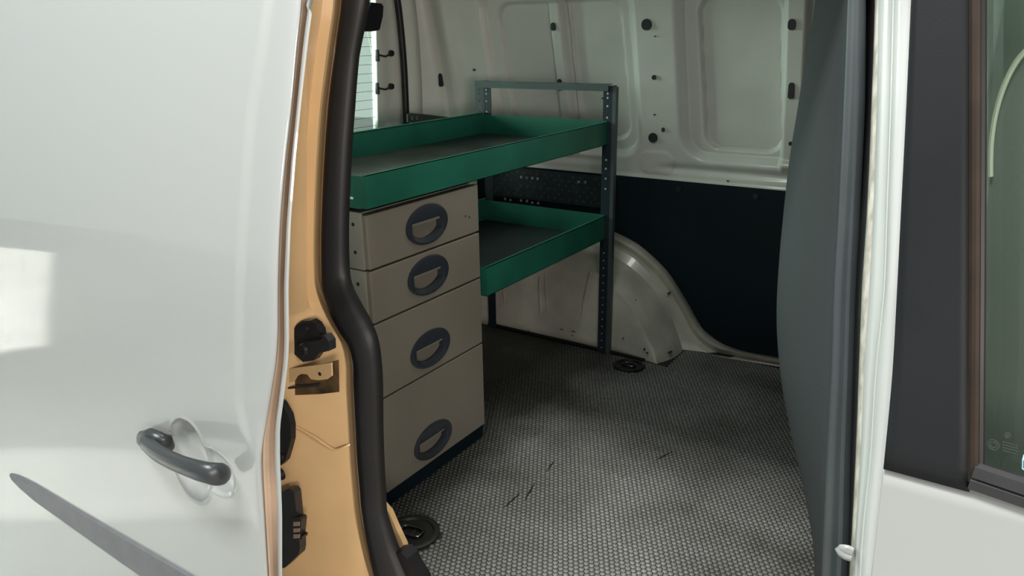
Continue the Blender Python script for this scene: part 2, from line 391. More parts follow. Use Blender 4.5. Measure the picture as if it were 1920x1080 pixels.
for r_, pk in zip(rows, peak):
    f0 = r_[0]; y = f0[1]
    topp = [np.array([f0[0] + (ax - f0[0])*t, y, f0[2] + (pk - f0[2])*math.sin(t*math.pi/2)]) for t in (.25, .5, .75, 1)]
    front = list(reversed(r_)) + topp
    for q in front: q[2] = max(q[2], -.004)
    rear = [np.array([2*ax - q[0], q[1], q[2]]) for q in reversed(front[:-1])]
    full.append(front + rear)
full = np.array(full)
# resample smoothly along the arch and across it
def dens(A, k):
    a, b, _ = A.shape; ta = np.arange(a); tb = np.arange(b)
    nb = np.linspace(0, b-1, (b-1)*k+1); out = np.zeros((a, len(nb), 3))
    for i in range(a):
        for c in range(3):
            f = smooth(list(zip(tb, A[i, :, c]))); out[i, :, c] = [f(v) for v in nb]
    return out
full = dens(full, 4)
# round the shoulder between flange and face, then the flat face down to the floor
F4, F5, F6 = full[4], full[5], full[6]
sh = []
for t in np.linspace(0, 1, 9)[1:]:
    sh.append((1-t)**2*F4 + 2*t*(1-t)*(F5*1.15 - .15*(F4+F6)/2) + t*t*F6)
face = []
for t in np.linspace(0, 1, 8)[1:]:
    q = F6.copy(); q[:, 2] = F6[:, 2]*(1-t) - .004*t; q[:, 1] = F6[:, 1] - .010*math.sin(t*math.pi/2); face.append(q)
A = np.concatenate([full[:5], np.array(sh), np.array(face)], 0)
A[:, :, 2] = np.maximum(A[:, :, 2], -.004)
arch = struct(grid('wheel_arch', A, 'arch', thick=.003, ang=30))
# flutes pressed in the flat inner face, floor joint strip, chips
for (px0, py0, px1, py1, wd) in [(1012, 520, 1014, 592, .016), (1107, 510, 1090, 600, .014), (944, 540, 946, 574, .010), (1022, 515, 1026, 590, .008)]:
    a = onY(px0, py0, 2.203); b = onY(px1, py1, 2.198)
    MB().tube([a, a+(b-a)*.3, a+(b-a)*.7, b], [wd*.2, wd*.5, wd*.5, wd*.12], 10, ell=(.35, 1), up=(1, 0, 0)).build('pressed_flute', 'arch', arch)
for px, py, w, h in [(1240, 652, .030, .006), (1254, 662, .012, .004), (1208, 655, .008, .012), (1213, 662, .010, .008), (1168, 634, .008, .005), (1192, 562, .006, .004),
                     (1053, 618, .020, .003), (1075, 622, .022, .003), (1073, 629, .008, .004), (990, 620, .010, .003), (1252, 551, .006, .006)]:
    y = 2.197 if px < 1232 else 2.25
    c = onY(px, py, y if px != 1252 else 2.375); r = [((w/2)*math.cos(t)*(.7+.3*random.random()), (h/2)*math.sin(t)*(.6+.4*random.random())) for t in np.linspace(0, 2*math.pi, 9)[:-1]]
    MB().prism([(c[0]+u, c[1], c[2]+v) for u, v in r], (0, .002 if px < 1232 else .02, 0)).build('chip', 'chip', arch)
MB().tube([(-1.57, 2.197, .006), (-1.2, 2.197, .006), (-1.0, 2.197, .005), (-.93, 2.199, .003)], .006, 8).build('floor_joint', 'rubber', fl)

# ---- lining board on the far side
bd = []
up = [(x, .578) for x in (-.28, -1.70)]
edge = [(q[0], q[2]) for q in outer]
edge = [(-.28, -.012)] + [(x, z-.004) for x, z in reversed(edge)]
pk = [(f0, .48*1.0) for f0 in ()]
arc = [(outer[0][0]-.05*k, outer[0][2] + .02*k**.7) for k in (1, 2, 3)]
outl = [(-.28, .578)] + edge + [(-1.25, .40), (-1.31, .408), (-1.42, .385), (-1.60, .28), (-1.72, .25), (-1.76, .25), (-1.76, .578)]
lo = empty('lining_board', (-.9, 2.41, .3), 'blue-black lining board on the far side wall above the wheel arch', 'panel')
MB().prism([(x, 2.409, z) for x, z in outl], (0, .018, 0)).build('board', 'lining', lo, sm=False)
for px, py in [(1417, 368), (1273, 354)]:
    c = onY(px, py, 2.409); MB().cyl(c, (0, -1, 0), .009, .003, 14).cyl(c + np.array([0, -.003, 0]), (0, -1, 0), .005, .002, 8).build('screw', 'plastic', lo)
MB().box(-1.72, -1.165, 2.402, 2.408, .455, .570, .001).build('perforated_sheet', 'perf', lo, sm=False)
pf = [o for o in lo.children if o.name.startswith('perforated')][0]
for px, py in [(977, 332), (988, 333), (998, 334), (1008, 335), (1085, 341), (1097, 342), (947, 373), (957, 375), (977, 376), (988, 377), (998, 380), (1009, 381)]:
    c = onY(px, py, 2.402); MB().cyl(c + np.array([0, .001, 0]), (0, -1, 0), .0052, .0015, 10).build('hole', 'spot', pf)
mb = MB()
for i in range(19):
    for j in range(6):
        x = -1.70 + i*.030 + (j % 2)*.015; z = .472 + j*.017
        if random.random() < .75: x < -1.18 and mb.cyl((x, 2.4025, z), (0, -1, 0), .0048, .0012, 7)
o = mb.build('small_hole', 'postlt', pf, sm=False); o['kind'] = 'stuff'

# ---- bulkhead / partition
seal_l = [(0, 1590), (200, 1582), (400, 1573), (540, 1565), (700, 1560), (850, 1552), (1000, 1546), (1080, 1543), (1200, 1538)]
fs = lerpf(seal_l)
YS = .905
xz_s = [(onY(x+6, y, YS)[2], onY(x+6, y, YS)[0]) for y, x in seal_l]; xs_z = smooth(xz_s)
sil = [(0, 1529), (60, 1520), (120, 1509), (200, 1496), (300, 1480), (400, 1469), (500, 1460), (600, 1456), (680, 1461), (760, 1475), (820, 1491), (880, 1509), (940, 1524), (1000, 1532), (1080, 1535)]
YB = 1.14
xz_b = [(onY(x, y, YB)[2], onY(x, y, YB)[0]) for y, x in sil]; xb_z = smooth(xz_b)
rowsP = []
ysamp = [.900, .925, .96, 1.0, 1.04, 1.08, 1.11, 1.14, 1.17, 1.22, 1.4, 1.8, 2.42]
for z in np.linspace(0, 1.26, 60):
    zz = max(z, .215)
    xs0 = xs_z(min(z, 1.1)) if z > .3 else xs_z(.3); xb = xb_z(min(zz, 1.10))
    row = []
    for y in ysamp:
        if y <= YB: t = (y-.90)/(YB-.90); x = xs0 + (xb-xs0)*(1.25*t - .25*t*t*t)*1.0
        else: x = xb + .010*(y-YB)*2
        row.append((x, y, z))
    rowsP.append(row)
bk = struct(grid('partition', rowsP, 'bulk', thick=.012, flip=True))

# ---- B-pillar strip, door edge
def patch(name, rows_, m, parent=None, thick=0, sub=1, ang=50):
    """rows_: list of (py, [(px, yplane), ...]) -> real surface at those depths, smoothed down its length"""
    pys = [r[0] for r in rows_]; k = len(rows_[0][1]); out = []
    pts = [[onY(px, py, y) for px, y in cols] for py, cols in rows_]
    pts = np.array(pts)
    t = np.array(pys, float); nt_ = np.linspace(t[0], t[-1], max(len(t)*sub*4, 2))
    res = np.zeros((len(nt_), k, 3))
    for i in range(k):
        for c in range(3):
            f = smooth(list(zip(t, pts[:, i, c]))); res[:, i, c] = [f(v) for v in nt_]
    return grid(name, res, m, parent, thick=thick, ang=ang, flip=True)
# rows of x positions down the front pillar
pil = [(-60, 1623, 1641, 1648, 1664, 1672, 1706), (0, 1622, 1640, 1647, 1663, 1671, 1706), (200, 1620, 1634, 1644, 1655, 1666, 1699), (400, 1611, 1626, 1637, 1648, 1659, 1690),
       (540, 1605, 1617, 1630, 1642, 1654, 1682), (700, 1600, 1611, 1620, 1632, 1638, 1675), (860, 1595, 1605, 1613, 1621, 1628, 1660), (1000, 1592, 1598, 1604, 1610, 1614, 1646), (1140, 1585, 1590, 1596, 1602, 1606, 1634)]
def body_lean(py): return .84 if py < 300 else .84 - .02*(py-300)/800
def lean(py): return float(np.interp(py, [0, 300, 560], [.042, .018, 0]))
pl = struct(patch('door_pillar', [(r[0], [(r[1]-6, .925+q), (r[1], .895+q), (r[2], .870+q)]) for r in pil for q in [lean(r[0])]], 'rubber', thick=.004))
patch('pillar_edge', [(r[0], [(r[2]-1, .870+q), (r[2]+1, .850+q), (r[3], .840+q)]) for r in pil for q in [lean(r[0])]], 'whiteedge', pl, thick=.004)
patch('pillar_face', [(r[0], [(r[3], .840+q), (r[4]-1, .836+q), (r[4]+3, .832+q), (r[5]-1, .829+q), (r[5]+2, .818+q), (r[5]+5, .814+q)]) for r in pil for q in [lean(r[0])]], 'pillar_white', pl, thick=.004)
patch('door_gap_flange', [(r[0], [(r[5]+5, .814+q), (r[6]-10, .809+q), (r[6]+8, .806+q)]) for r in pil for q in [lean(r[0])]], 'pillar_white', pl, thick=.004)
# door seal strips (both sides of the opening)
sl = empty('opening_seal', (-.15, .9, .0), 'dark grey ribbed rubber seal running down the front pillar beside the grey partition', 'seal')
prof = [(-1, -.5), (-.9, .1), (-.55, .5), (-.35, .35), (-.15, .35), (.1, .75), (.55, .8), (.9, .4), (1, -.1), (1, -.5)]
cpts = []; rads = []
for r in pil:
    a = onY(fs(r[0]), r[0], .895); b = onY(r[1]-1, r[0], .895); cpts.append((a+b)/2); rads.append(float(np.linalg.norm(b-a))/2*1.06)
def densify(pts, k=5, *others):
    t = np.arange(len(pts)); tt = np.linspace(0, len(pts)-1, (len(pts)-1)*k+1)
    P_ = np.array(pts, float); o = [smooth(list(zip(t, P_[:, c]))) for c in range(3)]
    res = [np.array([f(v) for f in o]) for v in tt]
    ex = [[float(np.interp(v, t, q)) for v in tt] for q in others]
    return (res, *ex)
dp, dr = densify(cpts, 5, rads)
MB().tube(dp, dr, up=(0, -1, 0), prof=prof).build('seal_lip', 'rubber_grey', sl, ang=60)
# small white catch hook on the lower pillar
hk = empty('door_catch_hook', onY(1585, 1035, .84), 'small white hooked door catch sticking out low on the front pillar', 'catch')
hp = [onY(px, py, .835) for px, py in [(1598, 1040), (1588, 1036), (1577, 1031), (1570, 1026)]]
MB().tube(hp, [.010, .0105, .009, .005], 10, ell=(1, .5), up=(0, -1, 0)).build('hook', 'paint', hk)
hq = [onY(px, py, .826) for px, py in [(1597, 1047), (1585, 1043), (1574, 1036), (1568, 1028)]]
MB().tube(hq, [.003, .003, .003, .002], 8, up=(0, -1, 0)).build('hook_rim', 'paint', hk)

# ---- front door
YF = smooth([(-.5, .70), (.2, .735), (.45, .757), (.60, .765), (.66, .768), (.85, .795), (1.1, .835), (1.3, .875)])
fd = empty('front_door', (.3, .78, .1), 'closed white front door with dark framed window at the right edge of the view', 'door')
# left edge of the door, by image row -> on body surface
edge_f = [onS(px, py, YF) for py, px in [(0, 1706), (200, 1697), (400, 1687), (540, 1680), (700, 1671), (860, 1656), (950, 1647), (1080, 1632)]]
xe = smooth([(q[2], q[0]) for q in edge_f])
zbl = onS(1657, 876, YF)[2]; 
def zbelt(x):   # lower edge of the black band
    a = onS(1655, 875, YF); b = onS(1920, 946, YF); return a[2] + (b[2]-a[2])*(x-a[0])/(b[0]-a[0])
rowsP = []
for t in np.linspace(0, 1, 50):
    row = []
    for s in np.concatenate([[0, .001], np.linspace(.004, 1, 30)]):
        z0 = -.45; x_ = None
        z = z0 + t*(zbelt(0)-z0)
        x = xe(max(z, .35)) + s*(1.35 - xe(max(z, .35)))
        z = z0 + t*(zbelt(min(x, .3))-z0)
        y = YF(z) + (.006 if s == 0 else 0)
        row.append((x, y, z))
    rowsP.append(row)
grid('door_skin', rowsP, 'paint', fd, thick=.006)
def zr(z0, z1, n): return np.linspace(z0, z1, n)
px_r = [(0, 1819), (200, 1818), (540, 1818), (860, 1818), (912, 1818)]
xr = smooth([(onS(px, py, YF)[2], onS(px, py, YF)[0]) for py, px in px_r])
rowsP = []
for t in np.linspace(0, 1, 30):
    row = []
    for s in np.linspace(0, 1, 8):
        xl = xe(.64); z_b = zbelt(xl + s*(xr(.62)-xl)); z = z_b + t*(1.24 - z_b)
        x = xe(z) + s*(xr(z)-xe(z)) + .0015*(1-s)
        row.append((x, YF(z)-.0045, z))
    rowsP.append(row)
grid('pillar_cover', rowsP, 'film', fd, thick=.0045)
mb = MB()
wp = [onS(px, py, YF) for py, px in [(-80, 1829), (0, 1828), (200, 1828), (540, 1827), (700, 1826), (900, 1825)]]
wq, = densify(wp, 4)
wq = [q + np.array([0, -.002, 0]) for q in wq]
mb.tube(wq, .0052, 10, up=(0, -1, 0)).build('window_seal', 'rubber_brown', fd)
wq2 = [q + np.array([.0052, .003, 0]) for q in wq]
MB().tube(wq2, .004, 8, up=(0, -1, 0)).build('window_seal', 'rubber', fd)
# waist seal under the glass
w0 = onS(1822, 889, YF); w1 = onS(1920, 922, YF)
sl_ = (w1-w0)/(w1[0]-w0[0])
ws = [w0 + sl_*(x-w0[0]) for x in np.linspace(w0[0], w0[0]+1.2, 8)]
MB().tube([q+np.array([0, -.001, 0]) for q in ws], .0125, up=(0, 0, 1), prof=[(-.5, -1), (.5, -1), (.55, -.2), (.35, -.05), (.62, .1), (.4, .9), (0, 1.15), (-.5, 1.1)]).build('waist_seal', 'plastic', fd, ang=25)
# glass
rowsP = []
for z in np.linspace(.60, 1.26, 14):
    rowsP.append([(xr(z)-.005 + s*1.25, YF(z)+.012, z) for s in np.linspace(0, 1, 6)])
gl = grid('window_glass', rowsP, 'glass', fd)
md = gl.modifiers.new('thickness', 'SOLIDIFY'); md.thickness = .004; md.offset = 1
# printed glass mark: ring emblem with a V over a W, oval approval marks and rows of small type
def gp(px, py): return onS(px, py, lambda z: YF(z)+.0085)
def bar(mb, a, b, r=.0005): mb.tube([gp(*a), gp(*b)], r, 5, up=(0, -1, 0))
mb = MB(); c = (1889, 816)
rg = [(c[0]+5.2*math.cos(t), c[1]+5.2*math.sin(t)) for t in np.linspace(0, 2*math.pi, 17)]
for a, b in zip(rg[:-1], rg[1:]): bar(mb, a, b, .0004)
for a, b in [((-2.2, -4), (0, -.4)), ((2.2, -4), (0, -.4)), ((-4, -2), (-2, 4)), ((-2, 4), (0, .6)), ((0, .6), (2, 4)), ((2, 4), (4, -2))]:
    bar(mb, (c[0]+a[0], c[1]+a[1]), (c[0]+b[0], c[1]+b[1]), .00035)
mb.build('glass_emblem', 'glassmark', fd, sm=False)
mb = MB(); c = (1862, 834)
for rx_, ry_ in ((11, 9.5), (7, 5)):
    rg = [(c[0]+rx_*math.cos(t), c[1]+ry_*math.sin(t)+.25*rx_*math.cos(t)) for t in np.linspace(0, 2*math.pi, 17)]
    for a, b in zip(rg[:-1], rg[1:]): bar(mb, a, b, .00035)
for r_ in range(4):
    x = 1880
    while x < 1906:
        L = random.uniform(1.5, 3.5); y = 828 + r_*5.5 + .26*(x-1880)
        bar(mb, (x, y), (x+L, y+.26*L), .0005); x += L + 1.4
mb.build('glass_print', 'glassmark', fd, sm=False)
mb = MB(); sp = [(1916, 878), (1916.5, 861), (1919, 852), (1950, 858), (1950, 888), (1920, 881)]
mb.prism([gp(*q) for q in sp], (0, -.001, 0)).build('sticker', 'sticker', fd, sm=False)
sp = [(1918.6, 876), (1919, 862), (1948, 868), (1948, 884)]
MB().prism([gp(*q)+np.array([0, -.0012, 0]) for q in sp], (0, -.0005, 0)).build('sticker_face', 'stickerdark', fd, sm=False)

# ---- cab seen through that window: seat with pale piping, far cab side
st_ = empty('cab_seat', (.2, 1.25, .0), 'dark cloth seat with pale piping seen through the front door window', 'seat')
YC = 1.02
sp = [(1857, 330), (1857, 300), (1859, 260), (1866, 215), (1879, 170), (1898, 128), (1922, 96), (1960, 70), (2010, 55), (2060, 60)]
spts = [onY(px, py, YC) for px, py in sp]
spts2, = densify(spts, 4)
low = [np.array([spts[0][0]+.02, YC, .45]), np.array([spts[0][0]+.5, YC, .45]), np.array([spts[0][0]+.5, YC, spts[-1][2]])]
MB().prism([tuple(q) for q in spts2[::-1]] + [tuple(q) for q in low], (0, .48, 0)).build('backrest', 'seat', st_, ang=60)
MB().tube([q+np.array([0, -.004, 0]) for q in spts2], .0030, 8, up=(0, -1, 0)).build('piping', 'piping', st_)
MB().box(-.05, .62, 1.0, 1.5, .10, .45, .04).build('cushion', 'seat', st_)
struct(MB().box(-.14, 1.6, 2.36, 2.42, -.45, 1.26).build('wall_cab_far', 'cabtrim', sm=False))
struct(MB().box(-.12, 1.6, .80, 2.42, -.50, -.44).build('floor_cab', 'floor', sm=False))
struct(MB().box(-.10, -.085, 1.02, 2.36, -.45, 1.26).build('wall_cab_back', 'cabtrim', sm=False))

# ---- rear wall, rear door, glazing
XR = -1.90
rw = struct(MB().box(XR-.06, XR, .86, 2.42, -.05, .62).build('wall_back', 'paint_in', sm=False))
MB().box(XR-.06, XR, .86, 1.02, .62, 1.26).build('pillar', 'paint_in', rw, sm=False)
MB().box(XR-.06, XR, 1.02, 2.20, 1.20, 1.26).build('header', 'paint_in', rw, sm=False)
cv, = densify([onX(px, py, XR) for px, py in [(737, -40), (745, 0), (752, 60), (757, 120), (760, 180), (762, 240), (764, 300)]], 4)
cor = [[(q[0]-.06, q[1]+.012, q[2]), (q[0], q[1]+.012, q[2]), (q[0]+.004, q[1]+.02, q[2]), (q[0]+.010, q[1]+.03, q[2]), (q[0]+.02, q[1]+.07, q[2])] for q in cv]
grid('corner_flange', cor, 'paint_in', rw, thick=.003)
rs = empty('rear_opening_seal', (XR, 2.18, .62), 'black rubber seal curving down the rear doorway behind the green shelf', 'seal')
MB().tube(cv, .0125, 12, up=(1, 0, 0)).build('seal_tube', 'rubber', rs)
rd = empty('rear_door', (XR-.05, 1.6, .1), 'white rear door with bright heated window beyond the green shelf', 'door')
XD = XR-.045
ge = [onX(px, py, XD) for px, py in [(697, -60), (705, 0), (706, 60), (707, 120), (708, 180), (709, 245)]]
ge, = densify(ge, 3)
oe = [onX(px, py, XD) for px, py in [(728, -60), (738, 0), (746, 60), (752, 120), (756, 180), (758, 245)]]
oe, = densify(oe, 3)
fr = []
for a, b in zip(ge, oe):
    a = np.array(a); b = np.array(b) + np.array([0, .03, 0]); w = b-a
    fr.append([a + np.array([-.02, 0, 0]), a, a+w*.15+np.array([.004, 0, 0]), a+w*.3+np.array([-.004, 0, 0]), a+w*.5+np.array([.003, 0, 0]), a+w*.7+np.array([.012, 0, 0]), a+w*.85+np.array([.006, 0, 0]), b])
grid('window_frame', fr, 'paint_in', rd, thick=.004)
MB().box(XD-.03, XD, 1.02, 2.16, -.05, .70, .004).build('lower_panel', 'paint_in', rd)
MB().box(XD-.03, XD, 1.585, 1.64, .70, 1.2, .004).build('centre_post', 'paint_in', rd)
gb = [tuple(q) for q in ge]
gpoly = [(XD-.014, 1.03, .69), (XD-.014, 1.03, 1.22)] + [(XD-.014, q[1]-.001, q[2]) for q in ge if .70 < q[2] < 1.22] + [(XD-.014, ge[-1][1], .69)]
MB().prism(gpoly, (-.004, 0, 0)).build('window_glass', 'rearglass', rd, sm=False)
MB().tube([q+np.array([-.012, 0, 0]) for q in ge], .0035, 6, up=(1, 0, 0)).build('glass_edge', 'rubber', rd)
fe = smooth([(q[2], q[1]) for q in ge])
for k in range(16):
    z = .715 + .0303*k
    if z > 1.18: break
    MB().tube([(XD-.012, 1.04, z), (XD-.012, fe(z)-.002, z)], .0007, 5).build('heater_line', 'hole', rd)
for py in (100, 162):
    c = onX(733, py, XD+.008); e = onX(708, py+3, XD+.008)
    hg = MB().cyl(c - np.array([.002, 0, 0]), (1, 0, 0), .012, .010, 14, .010).build('hinge_clip', 'plastic', rd)
    MB().tube([c+np.array([.008, 0, 0]), (c+e)/2+np.array([.004, 0, -.008]), e+np.array([.004, 0, 0])], .0035, 8).build('clip_arm', 'plastic', hg)
    MB().box(e[0]-.010, e[0]+.006, e[1]-.004, e[1]+.004, e[2]-.022, e[2]+.018, .002).build('clip_foot', 'plastic', hg)
lk = MB().prism([onX(px, py, XD+.06) for px, py in [(697, 4), (716, 7), (719, 12), (718, 30), (712, 56), (700, 59), (690, 59), (668, 55), (672, 38), (685, 45), (692, 14)]], (-.05, 0, 0)).build('latch_cover', 'film', rd, sm=False)

# ---- near side: wall behind the sliding door, rear pillar of the opening
nw = struct(MB().box(-1.96, -1.00, .885, .895, -.05, 1.26).build('wall_right', 'paint_in', sm=False))
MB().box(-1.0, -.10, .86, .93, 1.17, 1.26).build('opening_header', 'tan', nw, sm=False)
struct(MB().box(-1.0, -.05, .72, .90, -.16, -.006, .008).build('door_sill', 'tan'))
struct(MB().box(-2.3, .0, .74, .86, -.50, -.16).build('lower_body_side', 'paint', sm=False))
L = [(-80, 649, 680, .945), (0, 647, 686, .94), (100, 634, 668, .93), (200, 622, 659, .92), (300, 615, 652, .91), (420, 610, 647, .90), (500, 610, 648, .895), (540, 613, 654, .89), (580, 627, 672, .885), (610, 643, 689, .885), (640, 660, 702, .885),
     (680, 669, 708, .885), (720, 670, 710, .885), (800, 674, 711, .885), (860, 677, 713, .885), (920, 682, 716, .885), (960, 686, 719, .885), (1020, 698, 737, .885), (1080, 714, 762, .885), (1160, 740, 800, .885)]
rowsJ = []
for py, l, r, y in L:
    rowsJ.append((py, [(490, .80), (530, .80), (575 if py < 600 else 560, .815), (l-42, y-.048), (l-22, y-.040), (l-9, y-.012), (l+3, y-.006), (l+14, y+.012)]))
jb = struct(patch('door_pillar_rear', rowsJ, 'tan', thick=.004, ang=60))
# pale worn flange just outside the seal (lower part)
patch('worn_flange', [(py, [(l-9, y-.016), (l-2, y-.010), (l+4, y-.008)]) for py, l, r, y in L if py > 540], mat('worn_flange_paint', (.42, .38, .30, 1), .35, coat=.3, noise=.2, nscale=20), jb)
rsl = empty('rear_pillar_seal', (-.86, .9, .0), 'thick black rubber door seal kinking down the ochre rear pillar', 'seal')
cp = []; rd_ = []
for py, l, r, y in L:
    a = onY(l, py, y-.016); b = onY(r, py, y-.016); cp.append((a+b)/2); rd_.append(float(np.linalg.norm(b-a))/2*.98)
dp, dr = densify(cp, 5, rd_)
prof = [(-1, -.4), (-1, .05), (-.75, .42), (-.45, .55), (-.1, .9), (.35, .95), (.75, .6), (1, .1), (1, -.4)]
MB().tube(dp, dr, up=(0, -1, 0), prof=prof).build('seal_lip', 'rubber', rsl, ang=70)
bo = [onY(px, py, .868) for px, py in [(724, 1056), (738, 1038), (752, 1036), (764, 1048), (772, 1066), (784, 1084), (796, 1110), (740, 1120)]]
MB().prism(bo, (0, .03, 0)).build('corner_boot', 'rubber', rsl, sm=False)
# strip of inner trim between seal and floor
tr = [onY(px, py, .925) for px, py in [(700, 900), (716, 945), (729, 960), (742, 990), (757, 1022), (764, 1052), (772, 1080), (740, 1085), (700, 1085)]]
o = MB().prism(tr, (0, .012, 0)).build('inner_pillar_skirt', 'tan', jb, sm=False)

# pressed crease across the rear pillar
cr, = densify([onY(px, py, y) for px, py, y in [(536, 791, .8035), (560, 803, .812), (590, 820, .819), (612, 835, .827), (628, 843, .832), (645, 838, .838), (656, 833, .846)]], 4)
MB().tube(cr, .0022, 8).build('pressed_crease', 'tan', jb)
# fittings on the rear pillar
YJ = .815
def jy(px, py, d=0): return onY(px, py, YJ-d)
ct = empty('roller_catch', jy(575, 640), 'black roller catch bolted to the ochre rear pillar', 'catch')
base = [jy(px, py, .004) for px, py in [(556, 609), (566, 602), (582, 601), (592, 608), (599, 620), (601, 630), (612, 632), (617, 645), (617, 658), (598, 662), (588, 676), (568, 679), (556, 668), (543, 656), (541, 632)]]
MB().prism(base, (0, .014, 0)).build('base_plate', 'plastic', ct, sm=False)
arm = [jy(px, py, .020) for px, py in [(566, 645), (575, 641), (596, 640), (605, 634), (600, 630), (608, 629), (616, 640), (617, 658), (598, 660), (580, 666), (568, 662)]]
MB().prism(arm, (0, .016, 0)).build('catch_arm', 'plastic', ct, sm=False)
MB().cyl(jy(574, 616, .004), (0, -1, 0), .007, .005, 12).cyl(jy(574, 616, .009), (0, -1, 0), .0035, .003, 6).build('bolt', 'plastic', ct)
MB().cyl(jy(571, 654, .018), (0, -1, 0), .011, .008, 16, .009).build('roller', 'rubber', ct)
# recess with bracket
br = empty('striker_recess', jy(590, 705), 'rectangular recess with a folded ochre striker bracket in the rear pillar', 'bracket')
rc = [(530, 692), (600, 684), (634, 675), (635, 735), (600, 739), (530, 742)]
MB().prism([jy(*q, .0035) for q in rc], (0, .002, 0)).build('recess', mat('shadowy_recess_metal', (.16, .09, .035, 1), .5, col2=(.03, .02, .012, 1), nscale=25), br, sm=False)  # flat plate; the recess's shade is put into its dark brown colour
bp = [(530, 693), (600, 684), (621, 680), (622, 705), (614, 711), (596, 713), (583, 711), (576, 702), (565, 701), (556, 706), (550, 716), (530, 720)]
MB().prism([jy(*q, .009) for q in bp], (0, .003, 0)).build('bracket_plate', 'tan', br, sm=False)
MB().cyl(jy(600, 701, .0088), (0, -1, 0), .0035, .001, 12).build('bracket_hole', 'hole', br)
MB().tube([jy(530, 728, .008), jy(600, 722, .008)], .0025, 8).build('striker_bar', 'plastic', br)
# items partly hidden behind the sliding door's edge
YK = .80
bf = empty('rubber_buffer', onY(530, 815, YK), 'long black rubber buffer behind the sliding door edge, above the contact block', 'buffer')
q = [(520, 752), (528, 757), (541, 780), (545, 800), (545, 825), (540, 845), (534, 865), (526, 873), (510, 873), (510, 752)]
MB().prism([onY(*a, YK-.014) for a in q], (0, .012, 0)).build('buffer_body', 'rubber', bf, sm=False)
MB().cyl(onY(529, 856, YK-.014), (0, -1, 0), .006, .004, 12).build('bolt', 'plastic', bf)
b2 = empty('rubber_stop', onY(530, 887, YK), 'small round black rubber stop just below the long buffer', 'buffer')
MB().cyl(onY(527, 888, YK-.002), (0, -1, 0), .0125, .014, 16, .010).build('stop_body', 'rubber', b2)
cb = empty('contact_block', onY(540, 990, YK), 'black contact block with three metal contacts low on the rear pillar', 'contact block')
q = [(515, 930), (538, 917), (547, 918), (552, 925), (556, 965), (561, 1000), (562, 1030), (560, 1040), (535, 1064), (515, 1070)]
MB().prism([onY(*a, YK-.016) for a in q], (0, .016, 0)).build('block_body', 'plastic', cb, sm=False)
q = [(546, 972), (562, 971), (565, 975), (562, 1004), (567, 1006), (566, 1011), (546, 1012)]
MB().prism([onY(*a, YK-.020) for a in q], (0, .014, 0)).build('contact_holder', 'plastic', cb, sm=False)
for py in (983, 994.5, 1006):
    c = [onY(a, b, YK-.0215) for a, b in ((550, py-3.4), (561, py-4), (561, py+3.2), (550, py+3.8))]
    MB().prism(c, (0, .003, 0)).build('contact', mat('warm_contact_metal', (.55, .38, .32, 1), .3, metal=.6), cb, sm=False)

# ---- sliding door (slid back, outside the body)
YD = smooth([(-.55, .565), (-.2, .585), (.2, .598), (.45, .602), (.60, .606), (.75, .616), (.90, .640), (1.05, .675), (1.25, .735), (1.45, .80)])
sd = empty('sliding_door', (-1.5, .62, -.4), 'white sliding door with black handle, slid open across the left of the view', 'door')
ed = [(-80, 567), (0, 564), (100, 554), (200, 545), (300, 534), (420, 524), (540, 520), (640, 519), (680, 516), (740, 507), (800, 498), (860, 495), (960, 500), (1080, 507), (1180, 513)]
YE = lambda z: YD(z) + .010
eq = [onS(px, py, YE) for py, px in ed]; xed = smooth([(q[2], q[0]) for q in eq])
ln = [(-80, 508), (0, 500), (100, 486), (200, 470), (300, 461), (400, 454), (560, 446), (700, 444), (760, 446), (800, 455), (840, 470)]
lq = [onS(px, py, YD) for py, px in ln]; xln = smooth([(q[2], q[0]) for q in lq]); zln = lq[-1][2]
zt = np.concatenate([np.arange(-.52, .32, .012), np.arange(.32, .50, .0028), np.arange(.50, 1.42, .008)]); base_s = np.concatenate([np.arange(0, .08, .005), np.arange(.08, .32, .0028), np.arange(.32, .50, .01), np.linspace(.50, 1.9, 60)])
pc = onS(357, 863, YD); cxh, czh = pc[0], pc[2]
zc = np.clip(zt, -.30, None)
G = np.zeros((len(zt), len(base_s), 3))
for i, z in enumerate(zt):
    e = xed(float(np.clip(z, .15, 1.2))); li_ = xln(float(np.clip(z, .2, 1.2)))
    x = e - base_s; y = np.full_like(x, YD(float(z)))
    fade = float(sstep(zln-.02, zln+.06, z))
    y += .006*fade*sstep(li_-.006, li_+.006, x)
    y += .004*np.exp(-base_s/.006)
    # handle bowl
    r1 = np.hypot((x-cxh)/.052, (z-czh)/.071)
    r2 = np.hypot((x-cxh-.062)/.048, (z-czh+.002)/.040)
    y += np.maximum(.024*np.sqrt(np.clip(1-r1**2, 0, 1)), .009*np.sqrt(np.clip(1-r2**2, 0, 1))) - .0015*np.exp(-((r1-1.04)/.04)**2)
    # soft crease low on the door
    G[i, :, 0] = x; G[i, :, 1] = y; G[i, :, 2] = z
grid('door_skin', G, 'paint', sd, thick=-.004, ang=70)
hem = []; lip = []
w1_ = [(-80, 22), (0, 18), (12, 15), (60, 13), (200, 11), (420, 13), (540, 12), (640, 14), (680, 15), (740, 17), (800, 18), (860, 20), (960, 20), (1080, 14), (1180, 12)]
w2_ = [(-80, 0), (0, 0), (12, 0), (24, 9), (60, 9), (200, 8), (420, 8), (540, 9), (640, 9), (680, 9), (740, 9), (800, 9), (860, 10), (960, 9), (1080, 8), (1180, 8)]
fe_, f1_, f2_ = lerpf(ed), lerpf(w1_), lerpf(w2_)
